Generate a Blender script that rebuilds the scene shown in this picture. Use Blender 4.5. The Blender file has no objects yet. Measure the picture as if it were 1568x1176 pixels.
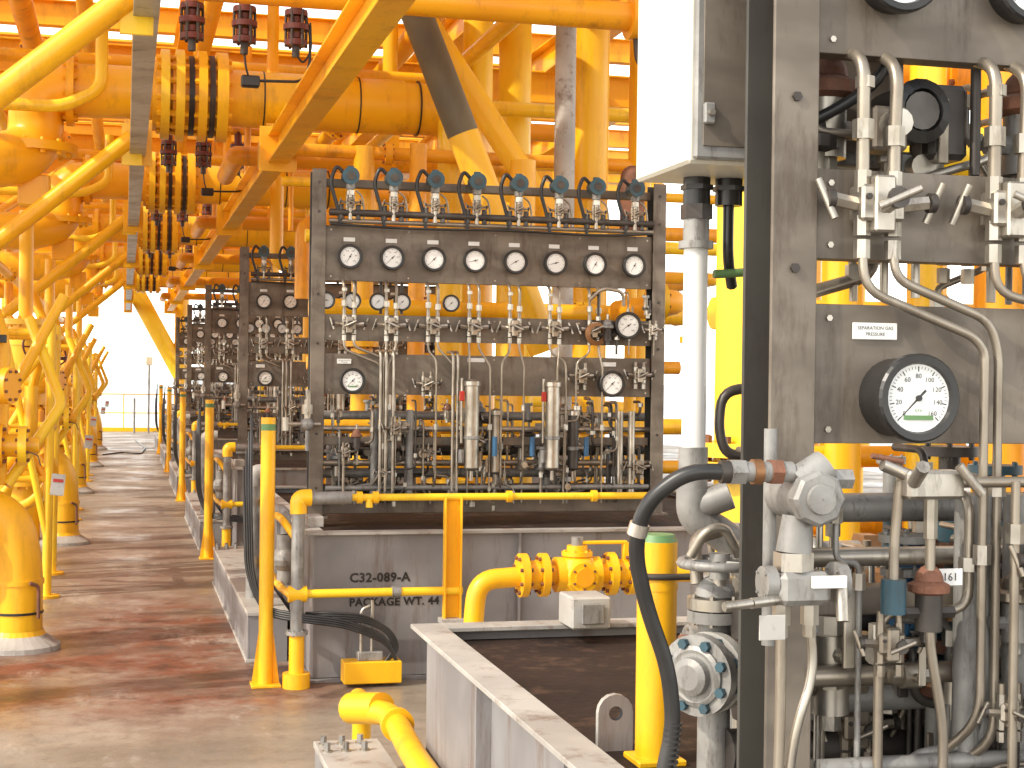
import bpy, math, random
from mathutils import Vector, Matrix
scene = bpy.context.scene
V = Vector
# ------------------------------------------------------------------ materials
MATS = {}
def mat(name, col, col2=None, rough=0.45, metal=0.0, scale=6.0, stretch=(1,1,1), bump=0.0, dirt=0.0, dirtcol=(0.06,0.04,0.025), rvar=0.12, spec=0.5, streak=0.22):
    m = bpy.data.materials.new(name); m.use_nodes = True
    nt = m.node_tree; N = nt.nodes; L = nt.links
    bs = N['Principled BSDF']
    tc = N.new('ShaderNodeNewGeometry'); mp = N.new('ShaderNodeMapping')
    mp.inputs['Scale'].default_value = stretch
    L.new(tc.outputs['Position'], mp.inputs['Vector'])
    no = N.new('ShaderNodeTexNoise'); no.inputs['Scale'].default_value = scale; no.inputs['Detail'].default_value = 3
    L.new(mp.outputs[0], no.inputs['Vector'])
    mx = N.new('ShaderNodeMix'); mx.data_type = 'RGBA'
    mx.inputs[6].default_value = (*col,1); mx.inputs[7].default_value = (*(col2 or [c*0.7 for c in col]),1)
    cr = N.new('ShaderNodeMapRange'); cr.inputs[1].default_value = 0.35; cr.inputs[2].default_value = 0.65
    L.new(no.outputs['Fac'], cr.inputs[0]); L.new(cr.outputs[0], mx.inputs[0])
    out = mx.outputs[2]
    if dirt > 0:
        n2 = N.new('ShaderNodeTexNoise'); n2.inputs['Scale'].default_value = scale*2.7; n2.inputs['Detail'].default_value = 6; n2.inputs['Roughness'].default_value = 0.75
        mp2 = N.new('ShaderNodeMapping'); mp2.inputs['Scale'].default_value = (1,1,streak)
        L.new(tc.outputs['Position'], mp2.inputs['Vector']); L.new(mp2.outputs[0], n2.inputs['Vector'])
        r2 = N.new('ShaderNodeMapRange'); r2.inputs[1].default_value = 0.52; r2.inputs[2].default_value = 0.72; r2.inputs[4].default_value = dirt
        L.new(n2.outputs['Fac'], r2.inputs[0])
        m2 = N.new('ShaderNodeMix'); m2.data_type = 'RGBA'; m2.inputs[7].default_value = (*dirtcol,1)
        L.new(r2.outputs[0], m2.inputs[0]); L.new(out, m2.inputs[6]); out = m2.outputs[2]
    L.new(out, bs.inputs['Base Color'])
    rr = N.new('ShaderNodeMapRange'); rr.inputs[3].default_value = max(0.05, rough-rvar); rr.inputs[4].default_value = min(1, rough+rvar)
    L.new(no.outputs['Fac'], rr.inputs[0]); L.new(rr.outputs[0], bs.inputs['Roughness'])
    bs.inputs['Metallic'].default_value = metal; bs.inputs['Specular IOR Level'].default_value = spec
    if bump > 0:
        bp = N.new('ShaderNodeBump'); bp.inputs['Strength'].default_value = bump; bp.inputs['Distance'].default_value = 0.01
        n3 = N.new('ShaderNodeTexNoise'); n3.inputs['Scale'].default_value = scale*8; n3.inputs['Detail'].default_value = 2
        L.new(tc.outputs['Position'], n3.inputs['Vector']); L.new(n3.outputs['Fac'], bp.inputs['Height']); L.new(bp.outputs[0], bs.inputs['Normal'])
    MATS[name] = m
    return m
mat('yellow', (0.93,0.52,0.012), (0.90,0.44,0.010), 0.36, 0, 1.6, dirt=0.55, dirtcol=(0.38,0.15,0.02))
mat('orange', (0.91,0.43,0.012), (0.84,0.34,0.010), 0.40, 0, 1.3, dirt=0.7, dirtcol=(0.24,0.09,0.02))
mat('lemon', (0.94,0.63,0.025), (0.92,0.55,0.02), 0.33, 0, 2.0, dirt=0.45, dirtcol=(0.45,0.22,0.03))
mat('yellowshade', (0.16,0.12,0.055), (0.10,0.08,0.045), 0.5, 0, 2.0, dirt=0.4)  # shadow on the brace's upper length, painted as a darker colour
mat('panel', (0.215,0.18,0.142), (0.135,0.11,0.085), 0.48, 0.25, 5, (1,1,2), bump=0.05, dirt=0.8, dirtcol=(0.065,0.042,0.028))
mat('panelshade', (0.07,0.065,0.055), (0.05,0.045,0.038), 0.6, 0.1, 5, dirt=0.6, dirtcol=(0.03,0.02,0.015))  # inside of the post channels: shade of the recess put into the colour
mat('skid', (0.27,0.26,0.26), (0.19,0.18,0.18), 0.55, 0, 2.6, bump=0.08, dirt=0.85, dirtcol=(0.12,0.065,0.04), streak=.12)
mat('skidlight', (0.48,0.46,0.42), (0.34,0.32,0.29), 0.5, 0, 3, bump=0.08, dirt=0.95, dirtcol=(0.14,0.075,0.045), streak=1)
mat('tray', (0.018,0.012,0.010), (0.035,0.021,0.016), 0.75, 0, 3.5, bump=0.3, dirt=0.75, dirtcol=(0.12,0.07,0.045), rvar=0.2, spec=.2, streak=1)
mat('steel', (0.53,0.49,0.43), (0.35,0.31,0.25), 0.36, 0.8, 9, dirt=0.7)
mat('tube', (0.38,0.33,0.265), (0.27,0.225,0.175), 0.38, 0.7, 7, dirt=.4)
mat('galv', (0.33,0.32,0.30), (0.22,0.21,0.195), 0.5, 0.3, 12, bump=0.05, dirt=0.85)
mat('darksteel', (0.09,0.08,0.07), (0.055,0.045,0.04), 0.45, 0.5, 9)
mat('black', (0.016,0.015,0.015), (0.03,0.028,0.026), 0.35, 0, 9)
mat('teal', (0.035,0.09,0.12), (0.025,0.065,0.085), 0.45, 0, 9, dirt=0.6)
mat('blue', (0.03,0.13,0.26), (0.025,0.09,0.19), 0.45, 0, 9, dirt=0.5)
mat('red', (0.50,0.03,0.02), (0.35,0.03,0.02), 0.45, 0, 9)
mat('green', (0.12,0.26,0.10), (0.12,0.22,0.08), 0.5, 0, 9)
mat('maroon', (0.17,0.035,0.022), (0.10,0.022,0.016), 0.5, 0, 9)
mat('white', (0.80,0.79,0.76), (0.74,0.73,0.69), 0.4, 0, 9)
mat('cream', (0.76,0.73,0.62), (0.66,0.63,0.53), 0.42, 0, 2.5, dirt=0.35, dirtcol=(0.4,0.33,0.22))
mat('face', (0.82,0.82,0.80), (0.78,0.78,0.75), 0.3, 0, 9)
mat('brass', (0.38,0.20,0.09), (0.25,0.12,0.055), 0.45, 0.7, 9)
mat('rust', (0.24,0.10,0.055), (0.15,0.07,0.045), 0.7, 0.1, 12, bump=0.3)
mat('beamgrey', (0.50,0.48,0.42), (0.34,0.31,0.25), 0.4, 0, 3, dirt=0.7, streak=1)
MN = list(MATS.keys()); MI = {n:i for i,n in enumerate(MN)}

# ------------------------------------------------------------------ mesh builder
def perp(ax):
    ax = ax.normalized()
    a = V((0,0,1)) if abs(ax.z) < 0.9 else V((1,0,0))
    u = ax.cross(a).normalized(); w = ax.cross(u).normalized()
    return u, w
class B:
    def __init__(s): s.v=[]; s.f=[]; s.m=[]; s.s=[]
    def poly(s, pts, m, out=None, smooth=False):
        i=len(s.v); s.v += [tuple(p) for p in pts]; idx=list(range(i,i+len(pts)))
        if out is not None:
            n=(V(pts[1])-V(pts[0])).cross(V(pts[2])-V(pts[0]))
            if n.dot(out)<0: idx.reverse()
        s.f.append(idx); s.m.append(MI[m]); s.s.append(smooth)
    def box(s, x0,x1,y0,y1,z0,z1, m, c=0.003, M=None):
        if x1<x0:x0,x1=x1,x0
        if y1<y0:y0,y1=y1,y0
        if z1<z0:z0,z1=z1,z0
        C=V(((x0+x1)/2,(y0+y1)/2,(z0+z1)/2)); H=[(x1-x0)/2,(y1-y0)/2,(z1-z0)/2]
        c=min(c,min(H)*0.45); base=len(s.v); idx={}
        for sx in(-1,1):
            for sy in(-1,1):
                for sz in(-1,1):
                    sg=(sx,sy,sz)
                    for a in range(3):
                        p=V([C[k]+sg[k]*(H[k]-(0 if k==a else c)) for k in range(3)])
                        idx[(sg,a)]=len(s.v); s.v.append(tuple(M@p) if M else tuple(p))
        CC=M@C if M else C
        def add(l):
            p=[V(s.v[i]) for i in l]; n=(p[1]-p[0]).cross(p[2]-p[0]); ce=sum(p,V((0,0,0)))/len(p)
            if n.dot(ce-CC)<0: l=l[::-1]
            s.f.append(l); s.m.append(MI[m]); s.s.append(False)
        def sg3(a,sa,b,sb,d,sd):
            r=[0,0,0]; r[a]=sa; r[b]=sb; r[d]=sd; return tuple(r)
        for a in range(3):
            b_,d=[k for k in range(3) if k!=a]
            for sa in(-1,1):
                add([idx[(sg3(a,sa,b_,p,d,q),a)] for p,q in((-1,-1),(1,-1),(1,1),(-1,1))])
        for a,b_,d in((0,1,2),(0,2,1),(1,2,0)):
            for sa in(-1,1):
                for sb in(-1,1):
                    g1=sg3(a,sa,b_,sb,d,-1); g2=sg3(a,sa,b_,sb,d,1)
                    add([idx[(g1,a)],idx[(g2,a)],idx[(g2,b_)],idx[(g1,b_)]])
        for sx in(-1,1):
            for sy in(-1,1):
                for sz in(-1,1):
                    add([idx[((sx,sy,sz),k)] for k in range(3)])
    def lathe(s, o, ax, prof, m, seg=16, smooth=False, mats=None):
        o=V(o); ax=V(ax).normalized(); u,w=perp(ax)
        for k in range(len(prof)-1):
            (r0,t0),(r1,t1)=prof[k],prof[k+1]; base=len(s.v); mm=mats[k] if mats else m
            for j in range(seg):
                a=2*math.pi*j/seg; d=u*math.cos(a)+w*math.sin(a)
                s.v.append(tuple(o+ax*t0+d*r0)); s.v.append(tuple(o+ax*t1+d*r1))
            for j in range(seg):
                a=base+2*j; b_=base+2*((j+1)%seg)
                s.f.append([a,b_,b_+1,a+1]); s.m.append(MI[mm]); s.s.append(smooth)
    def cyl(s, p0,p1,r,m,seg=14,r2=None,caps=True):
        p0=V(p0); p1=V(p1); ax=(p1-p0); 
        if ax.length<1e-6: return
        n=ax.normalized(); u,w=perp(n); r2=r if r2 is None else r2
        base=len(s.v)
        D=[u*math.cos(2*math.pi*j/seg)+w*math.sin(2*math.pi*j/seg) for j in range(seg)]
        for d in D:
            s.v.append(tuple(p0+d*r)); s.v.append(tuple(p1+d*r2))
        for j in range(seg):
            a=base+2*j; b_=base+2*((j+1)%seg)
            s.f.append([a,b_,b_+1,a+1]); s.m.append(MI[m]); s.s.append(seg>7)
        if caps:
            s.poly([p0+d*r for d in D],m,-n); s.poly([p1+d*r2 for d in D],m,n)
    def tube(s, pts, r, m, bend=0.05, seg=10, steps=5, caps=True):
        P=[V(p) for p in pts]; path=[P[0]]
        for i in range(1,len(P)-1):
            a,b_,c=P[i-1],P[i],P[i+1]; d1=(a-b_); d2=(c-b_)
            k=min(bend,d1.length*0.48,d2.length*0.48)
            q0=b_+d1.normalized()*k; q2=b_+d2.normalized()*k
            for t in range(steps+1):
                t/=steps; path.append(q0*(1-t)**2+b_*2*t*(1-t)+q2*t*t)
        path.append(P[-1])
        pp=[path[0]]
        for p in path[1:]:
            if (p-pp[-1]).length>1e-5: pp.append(p)
        path=pp
        t0=(path[1]-path[0]).normalized(); u,w=perp(t0); base=len(s.v); n=len(path)
        for i,p in enumerate(path):
            if i==0: t=t0
            elif i==n-1: t=(path[-1]-path[-2]).normalized()
            else: t=((path[i+1]-path[i]).normalized()+(path[i]-path[i-1]).normalized()).normalized()
            u=(u-t*u.dot(t)).normalized(); w=t.cross(u)
            for j in range(seg):
                a=2*math.pi*j/seg; s.v.append(tuple(p+(u*math.cos(a)+w*math.sin(a))*r))
        for i in range(n-1):
            for j in range(seg):
                a=base+i*seg+j; b_=base+i*seg+(j+1)%seg
                s.f.append([a,b_,b_+seg,a+seg]); s.m.append(MI[m]); s.s.append(True)
        if caps:
            s.poly([V(s.v[base+j]) for j in range(seg)],m,-t0); s.poly([V(s.v[base+(n-1)*seg+j]) for j in range(seg)],m,(path[-1]-path[-2]))
    def dome(s,o,ax,r,m,seg=14,squash=1.0):
        prof=[(r*math.cos(a),r*squash*math.sin(a)) for a in [math.pi/2*k/5 for k in range(6)]]
        s.lathe(o,ax,prof,m,seg,True)
    def ball(s,o,r,m,seg=14):
        s.lathe(o,(0,0,1),[(r*math.cos(a),r*math.sin(a)) for a in [-math.pi/2+math.pi*k/8 for k in range(9)]],m,seg,True)
    def flange(s,o,ax,r,t,m,nb=8,bm=None,br=None,seg=24):
        o=V(o); ax=V(ax).normalized(); s.cyl(o-ax*t/2,o+ax*t/2,r,m,seg); u,w=perp(ax); br=br or r*0.09; bm=bm or m
        for k in range(nb):
            a=2*math.pi*(k+.5)/nb; c=o+(u*math.cos(a)+w*math.sin(a))*r*0.82
            s.cyl(c-ax*(t/2+br*1.3),c+ax*(t/2+br*1.3),br,bm,6)
    def ibeam(s,p0,p1,w,h,m,tw=0.014,tf=0.018,mf=None):
        p0=V(p0);p1=V(p1); d=p1-p0; L=d.length; n=d.normalized(); up=V((0,0,1))
        side=n.cross(up).normalized(); up=side.cross(n)
        M=Matrix(((side.x,n.x,up.x,p0.x),(side.y,n.y,up.y,p0.y),(side.z,n.z,up.z,p0.z),(0,0,0,1)))
        s.box(-tw/2,tw/2,0,L,-h/2+tf,h/2-tf,m,0.001,M)
        s.box(-w/2,w/2,0,L,h/2-tf,h/2,m,0.003,M); s.box(-w/2,w/2,0,L,-h/2,-h/2+tf,mf or m,0.003,M)
    def text(s,txt,x,y,h,size,m='black',align='CENTER',bold=0.0):
        k=(txt,size,align,bold)
        if k not in TC:
            c=bpy.data.curves.new('t','FONT'); c.body=txt; c.size=size; c.align_x=align; c.align_y='CENTER'; c.resolution_u=2; c.offset=bold; c.space_character=1.06 if bold else 1
            o=bpy.data.objects.new('t',c); scene.collection.objects.link(o)
            dg=bpy.context.evaluated_depsgraph_get(); me=bpy.data.meshes.new_from_object(o.evaluated_get(dg))
            TC[k]=([tuple(v.co) for v in me.vertices],[list(p.vertices) for p in me.polygons])
            bpy.data.objects.remove(o); bpy.data.meshes.remove(me); bpy.data.curves.remove(c)
        vs,fs=TC[k]; base=len(s.v)
        s.v+=[(x+a[0],y,h+a[1]) for a in vs]
        for f in fs: s.f.append([base+i for i in f]); s.m.append(MI[m]); s.s.append(False)
    def mesh(s,name):
        me=bpy.data.meshes.new(name); me.from_pydata(s.v,[],s.f)
        used=sorted(set(s.m)); rm={g:i for i,g in enumerate(used)}
        for g in used: me.materials.append(MATS[MN[g]])
        me.polygons.foreach_set('material_index',[rm[g] for g in s.m]); me.polygons.foreach_set('use_smooth',s.s); me.update()
        return me
    def obj(s,name,loc=(0,0,0)):
        o=bpy.data.objects.new(name,s.mesh(name)); o.location=loc; scene.collection.objects.link(o); return o
TC={}
X3=V((1,0,0)); Y3=V((0,1,0)); Z3=V((0,0,1))

# ------------------------------------------------------------------ instruments
def gauge(b,x,y,h,r,depth=0.06,ang=225,case='black',nums=None,ring='black',cap=True):
    """round pressure gauge; y = mounting plane, dial faces -Y"""
    yf=y-depth
    b.cyl((x,y,h),(x,yf,h),r*0.90,case,28)
    b.lathe((x,yf,h),(0,-1,0),[(r*.90,-0.012),(r,-0.008),(r,0.006),(r*.95,0.011),(r*.80,0.010),(r*.76,0.001)],ring,32)
    seg=32; fy=yf-0.0015
    b.poly([(x+r*.77*math.cos(2*math.pi*k/seg),fy,h+r*.77*math.sin(2*math.pi*k/seg)) for k in range(seg)],'face',V((0,-1,0)))
    n=41
    for k in range(n):
        a=math.radians(225-270*k/(n-1)); big=(k%5==0); r0=r*(.60 if big else .65); r1=r*.71; wd=r*(.012 if big else .006)
        d=V((math.cos(a),0,math.sin(a))); t=V((-math.sin(a),0,math.cos(a))); o=V((x,fy-.0006,h))
        b.poly([o+d*r0-t*wd,o+d*r1-t*wd,o+d*r1+t*wd,o+d*r0+t*wd],'black',V((0,-1,0)))
    if nums:
        for k,tx in enumerate(nums):
            a=math.radians(225-270*k/(len(nums)-1)); b.text(tx,x+r*.49*math.cos(a),fy-.0007,h+r*.49*math.sin(a),r*.155)
    a=math.radians(ang); d=V((math.cos(a),0,math.sin(a))); t=V((-math.sin(a),0,math.cos(a))); o=V((x,fy-.002,h))
    b.poly([o-d*r*.25-t*r*.03,o+d*r*.64-t*r*.006,o+d*r*.64+t*r*.006,o-d*r*.25+t*r*.03],'black',V((0,-1,0)))
    b.cyl((x,fy-.0005,h),(x,fy-.005,h),r*.07,'black',12)
def nut(b,p,ax,r,l,m='steel'): 
    p=V(p);ax=V(ax); b.cyl(p,p+ax*l,r,m,6)
def manifold(b,x,y,h,s=1.0,m='steel',tilt=1):
    b.box(x-.042*s,x+.042*s,y-.055*s,y,h-.030*s,h+.034*s,m,0.005)
    b.box(x-.020*s,x+.020*s,y-.062*s,y-.004,h-.05*s,h+.05*s,m,0.004)
    for cx in(-.03,.03):
        b.cyl((x+cx*s,y-.055*s,h+.012*s),(x+cx*s,y-.060*s,h+.012*s),.006*s,'darksteel',6)
    for sx,dz in((-.03,.028),(.03,.028)):
        b.cyl((x+sx*s,y-.03*s,h+.02*s),(x+sx*s,y-.03*s,h+.06*s),.015*s,m,6); b.cyl((x+sx*s,y-.03*s,h+.06*s),(x+sx*s,y-.03*s,h+.095*s),.012*s,'tube',10)
    for sx in(-.03,.03):
        b.cyl((x+sx*s,y-.03*s,h-.055*s),(x+sx*s,y-.03*s,h-.02*s),.015*s,m,6); b.cyl((x+sx*s,y-.03*s,h-.095*s),(x+sx*s,y-.03*s,h-.062*s),.0145*s,m,6)
    for sg in(-1,1):
        p=V((x+sg*.042*s,y-.03*s,h)); q=p+V((sg*.05*s,-.012*s,0.006*s))
        b.cyl(p,q,.013*s,m,6); b.cyl(q,q+V((sg*.012*s,0,0)),.018*s,'darksteel',12)
        t=V((0.012,-.01,.036*tilt*sg)).normalized()*.038*s; e=q+V((sg*.012*s,0,0)); b.cyl(e-t,e+t,.007*s,m,8)
    p=V((x,y-.06*s,h-.005)); q=p+V((0.0,-.04*s,0.01*s)); b.cyl(p,q,.014*s,m,6); b.cyl(q,q+V((0,-.012*s,0)),.019*s,'darksteel',12)
    t=V((.034,-.01,.016*tilt))*s; b.cyl(q+V((0,-.012*s,0))-t,q+V((0,-.012*s,0))+t,.007*s,m,8)
def regulator(b,x,y,h,s=1.0,m='steel',top='galv'):
    b.cyl((x,y,h-.05*s),(x,y,h+.03*s),.030*s,m,16); b.lathe((x,y,h+.03*s),Z3,[(.030*s,0),(.045*s,.006*s),(.045*s,.022*s),(.03*s,.03*s)],top,18)
    b.dome((x,y,h+.06*s),Z3,.032*s,top,14,1.1); b.cyl((x,y,h+.09*s),(x,y,h+.13*s),.009*s,'steel',8)
    b.cyl((x-.06*s,y,h-.01*s),(x+.06*s,y,h-.01*s),.014*s,m,6); b.cyl((x,y,h-.075*s),(x,y,h-.05*s),.018*s,m,6)
def ballvalve(b,x,y,h,s=1.0,handle='red',vert=True,m='steel'):
    ax=Z3 if vert else X3; o=V((x,y,h))
    b.cyl(o-ax*.045*s,o+ax*.045*s,.016*s,m,6); b.cyl(o-ax*.022*s,o+ax*.022*s,.026*s,m,14)
    b.cyl(o,o+V((0,-.045*s,0)),.010*s,m,8)
    b.box(x-.008*s,x+.008*s,y-.052*s,y-.046*s,h-.012*s,h+.085*s,handle,.002)
def filterbowl(b,x,y,h0,h1,r,m='steel',handle='blue'):
    b.cyl((x,y,h0+.02),(x,y,h1-.03),r,m,20); b.dome((x,y,h0+.02),-Z3,r,m,20,.5)
    b.lathe((x,y,h1-.03),Z3,[(r,0),(r*1.18,.004),(r*1.18,.03),(r*.6,.04),(0.001,.045)],'steel',20)
    b.lathe((x,y,h0+(h1-h0)*.35),Z3,[(r,0),(r*1.08,.003),(r*1.08,.02),(r,.023)],'galv',20)
    b.cyl((x,y,h0-.06),(x,y,h0),.012,'steel',8)
def handwheel(b,o,ax,r,m,rt=0.012,sp=5):
    o=V(o);ax=V(ax).normalized();u,w=perp(ax); n=24
    pts=[o+(u*math.cos(2*math.pi*k/n)+w*math.sin(2*math.pi*k/n))*r for k in range(n+1)]
    b.tube(pts,rt,m,0.0001,6,1,False)
    for k in range(sp):
        a=2*math.pi*k/sp; b.cyl(o,o+(u*math.cos(a)+w*math.sin(a))*r,rt*.7,m,6)
    b.cyl(o-ax*.03,o+ax*.02,rt*2,m,10)
def clutter(b,x0,x1,y0,y1,h0,h1,n,seed,tubes=14,s=1.0):
    R=random.Random(seed)
    for k in range(tubes):
        x=R.uniform(x0,x1); y=R.uniform(y0,y1); r=R.choice([.006,.007,.008,.011]); a=R.uniform(h0,h1-.1); t=R.uniform(a+.1,h1)
        x2=x+R.uniform(-.2,.2); x2=min(max(x2,x0),x1); mm=R.choice(['tube','tube','steel','galv','darksteel'])
        b.tube([(x,y,h0),(x,y,a),(x2,y,a+R.choice([0,.02,.05])),(x2,y,t),(x2,y+.12,t)],r*s,mm,.04,8)
        nut(b,(x,y,a-.05),Z3,r*2*s,.03); nut(b,(x2,y,a+.07),Z3,r*2*s,.025)
    for k in range(n):
        x=R.uniform(x0,x1); y=R.uniform(y0,y1); h=R.uniform(h0+.05,h1-.08); c=R.random(); q=s*R.uniform(.8,1.3)
        if c<.3: regulator(b,x,y,h,q,R.choice(['steel','tube','galv','darksteel']),R.choice(['galv','tube','darksteel','rust']))
        elif c<.55: ballvalve(b,x,y,h,q,R.choice(['steel','tube','steel','darksteel','black','blue','steel','red'] if s<1.1 else ['steel','tube','darksteel']),R.random()<.6)
        elif c<.72: manifold(b,x,y,h,q*.8,R.choice(['steel','tube']),R.choice([-1,1]))
        elif c<.86:
            b.cyl((x,y,h-.05*q),(x,y,h+.07*q),.02*q,R.choice(['blue','steel','darksteel','rust','galv','galv']),14); b.flange((x,y,h+.07*q),Z3,.036*q,.014,'galv',6); b.flange((x,y,h-.05*q),Z3,.034*q,.014,'darksteel',6)
        else:
            b.box(x-.03*q,x+.03*q,y-.04*q,y+.02*q,h-.04*q,h+.03*q,R.choice(['galv','darksteel','steel','panel']),.006)
            b.cyl((x,y-.04*q,h),(x,y-.07*q,h),.022*q,'steel',12)

# ------------------------------------------------------------------ instrument panel
def build_panel(near=False):
    b=B(); W=2.27
    for x in(0.0,W-.086):
        b.box(x,x+.086,0,.009,.85,2.96,'panel',.002); b.box(x+.060,x+.068,.009,.126,.85,2.955,'panelshade',.002); b.box(x+.002,x+.084,.126,.135,.85,2.955,'panelshade',.002)
        b.box(x-.03,x+.116,-.03,.17,.835,.85,'panel',.002)
        for h in(1.02,1.35,1.9,2.2,2.7,2.88): b.cyl((x+.043,0,h),(x+.043,-.006,h),.009,'darksteel',6)
    for h0,h1 in((2.285,2.62),(1.92,2.08),(1.592,1.84)):
        b.box(.086,W-.086,.022,.028,h0,h1,'panel',.001)
        b.box(.086,W-.086,.028,.075,h1-.008,h1-.0005,'panel',.001); b.box(.086,W-.086,.028,.075,h0+.0005,h0+.008,'panel',.001)
        for x in(.12,.6,1.15,1.7,W-.12):
            for h in(h0+.025,h1-.025): b.cyl((x,.022,h),(x,.017,h),.006,'steel',6)
    b.box(.086,W-.086,.05,.12,.86,.94,'panel',.003); b.box(.086,W-.086,.05,.11,1.28,1.33,'panel',.003); b.box(.086,W-.086,.06,.12,2.86,2.91,'panel',.003)
    b.cyl((.1,-.04,2.695),(W-.1,-.04,2.695),.022,'darksteel',12); b.cyl((.1,-.03,2.645),(W-.1,-.03,2.645),.015,'tube',10)
    R=random.Random(4)
    for i in range(8):
        u=.231+.26*i; j=R.uniform(-.012,.012); x=u+j
        b.cyl((x,-.05,2.65),(x,-.05,2.85),.013,'steel',8); manifold(b,x,-.03,2.755,.62,'tube',R.choice([-1,1])); nut(b,(x,-.05,2.80),Z3,.024,.03)
        b.cyl((x,-.05,2.835),(x,-.05,2.87),.028,'galv',12)
        b.cyl((x-.005,-.005,2.912),(x-.005,-.095,2.912),.048,'teal',18); b.cyl((x-.005,-.095,2.912),(x-.005,-.108,2.912),.053,'teal',18); b.cyl((x,-.05,2.905),(x,-.05,2.975),.022,'teal',10)
        b.cyl((x-.005,-.108,2.912),(x-.005,-.112,2.912),.026,'darksteel',14)
        b.tube([(x-.04,-.05,2.93),(x-.085,-.05,2.98),(x-.125,-.05,2.88),(x-.075,-.045,2.72),(x-.055,-.04,2.62)],.012,'black',.09,8)
        b.tube([(x+.03,-.055,2.83),(x+.07,-.055,2.80),(x+.085,-.05,2.72),(x+.085,-.03,2.645)],.006,'tube',.04,8)
        for dx in(-.055,.05): nut(b,(x+dx,-.04,2.655),Z3,.017,.09,'darksteel')
        gauge(b,u,.022,2.43,.076,.045,R.choice([225,210,195,60,225,240]),nums=['0','60','120','180','240','300'] if i<2 else None)
        b.box(u-.035,u+.035,.018,.0215,2.525,2.55,'white',.001)
        mx=u-(.035 if near else 0)
        if i!=7:
            rt=.0115 if near else .0095
            b.tube([(mx-.035,.06,2.30),(mx-.035,-.02,2.27),(mx-.030,-.010,2.10)],rt,'tube',.04,12)
            b.tube([(mx+.03,.06,2.30),(mx+.03,-.02,2.26),(mx+.030,-.010,2.10)],rt,'tube',.04,12)
            nut(b,(mx-.030,-.010,2.13),Z3,.019,.035,'steel'); nut(b,(mx+.030,-.010,2.12),Z3,.019,.035,'steel'); nut(b,(mx-.030,-.014,2.22),Z3,.017,.02,'steel')
            manifold(b,mx,.022-.002,2.015,1.0,'steel',R.choice([-1,1]))
    runs=[(0,.03,.20),(0,-.03,.225),(1,-.03,-.02),(1,.03,-.05),(2,-.03,.05),(2,.03,.10),(3,-.03,.0),(3,.03,.07),(4,-.03,-.06),(4,.03,.03),(5,-.03,.10),(5,.03,-.02),(6,-.03,-.09),(6,.03,.02)]
    for k,(i,o,d) in enumerate(runs):
        u=.231+.26*i+o-(.035 if near else 0); y=-.012-.012*(k%3)
        if near and i==1: d=.3+o
        b.tube([(u,-.012,1.95),(u,-.02,1.885-(.02 if o<0 else 0)),(u+d*.9,y-.02,1.815-(k%2)*.03),(u+d,y-.02,1.76),(u+d,y-.02,1.05+(k%4)*.05),(u+d*.7,y+.06,1.0)],.0085 if i<2 else .007,'tube',.05,10)
        nut(b,(u+d,y-.02,1.50-(k%3)*.12),Z3,.016,.035)
    if not near:
        for u in(.10,.26,.42,.57,.88): gauge(b,u,.10,2.165,.055,.04,R.choice([225,180,120]),'black')
    for u in(.28,.44,.57): b.cyl((u,.08,2.09),(u,.08,2.3),.010,'darksteel',8)
    gauge(b,2.00,-.01,2.045,.088,.06,215,'black',nums=['0','100','200','300','400','500'])
    b.lathe((1.80,-.02,1.99),(0,-1,0),[(.045,0),(.075,.004),(.075,.02),(.045,.03),(.05,0.0)],'brass',20)
    b.tube([(1.75,-.03,2.2),(1.83,-.05,2.28),(1.97,-.05,2.26),(1.98,-.03,2.17)],.012,'steel',.05,8)
    clutter(b,1.72,2.2,-.05,-.01,1.86,2.28,5,11,3,.8)
    gauge(b,.25,.022,1.675,.078,.085,225,nums=['0','20','40','60','80','100','120','140','160'])
    b.text('KPA',.25,.022-.085-.003,1.675-.022,.008,'green')
    b.box(.222,.278,.022-.0875-.002,.022-.0875-.001,1.637,1.645,'green',.0003)
    b.box(.165,.252,.017,.0215,1.778,1.808,'white',.001); b.text('SEPARATION GAS',.2085,.0165,1.7985,.0088); b.text('PRESSURE',.2085,.0165,1.7875,.0088)
    gauge(b,1.905,.022,1.675,.085,.07,225,nums=['0','20','40','60','80','100'])
    b.box(1.86,1.95,.017,.0215,1.785,1.812,'white',.001); b.box(.98,1.09,.017,.0215,1.80,1.825,'white',.001)
    manifold(b,1.71,.02,1.72,.9); manifold(b,2.10,.02,1.73,.9); manifold(b,.72,.02,1.66,.8)
    b.cyl((.05,.10,1.38),(W-.05,.10,1.38),.018,'steel',10); b.cyl((.05,.06,1.17),(W-.05,.06,1.17),.02,'tube',10); b.cyl((.1,.0,1.02),(W-.1,.0,1.02),.016,'galv',10); b.cyl((.1,-.06,.965),(W-.1,-.06,.965),.012,'steel',10)
    for h,y,r,m in((1.46,.22,.028,'galv'),(1.24,.26,.035,'darksteel'),(1.10,.2,.03,'galv'),(.98,.3,.045,'darksteel')): b.cyl((.05,y,h),(W-.05,y,h),r,m,12)
    clutter(b,.12,W-.12,.10,.32,.9,1.58,40,7,38)
    clutter(b,.14,W-.14,-.06,.08,.92,1.56,26,21,24,.85)
    filterbowl(b,.985,-.10,1.13,1.68,.045); filterbowl(b,1.50,-.10,1.13,1.68,.045); filterbowl(b,1.16,-.02,1.10,1.5,.036,'tube'); filterbowl(b,1.66,-.02,1.12,1.5,.034,'darksteel')
    for x in(.92,1.44): b.box(x-.015,x+.015,-.12,-.10,1.56,1.62,'red',.003); b.cyl((x,-.1,1.3),(x,-.1,1.7),.009,'steel',8); b.cyl((x+.0,-.1,1.18),(x,-.1,1.26),.02,'galv',6)
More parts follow.
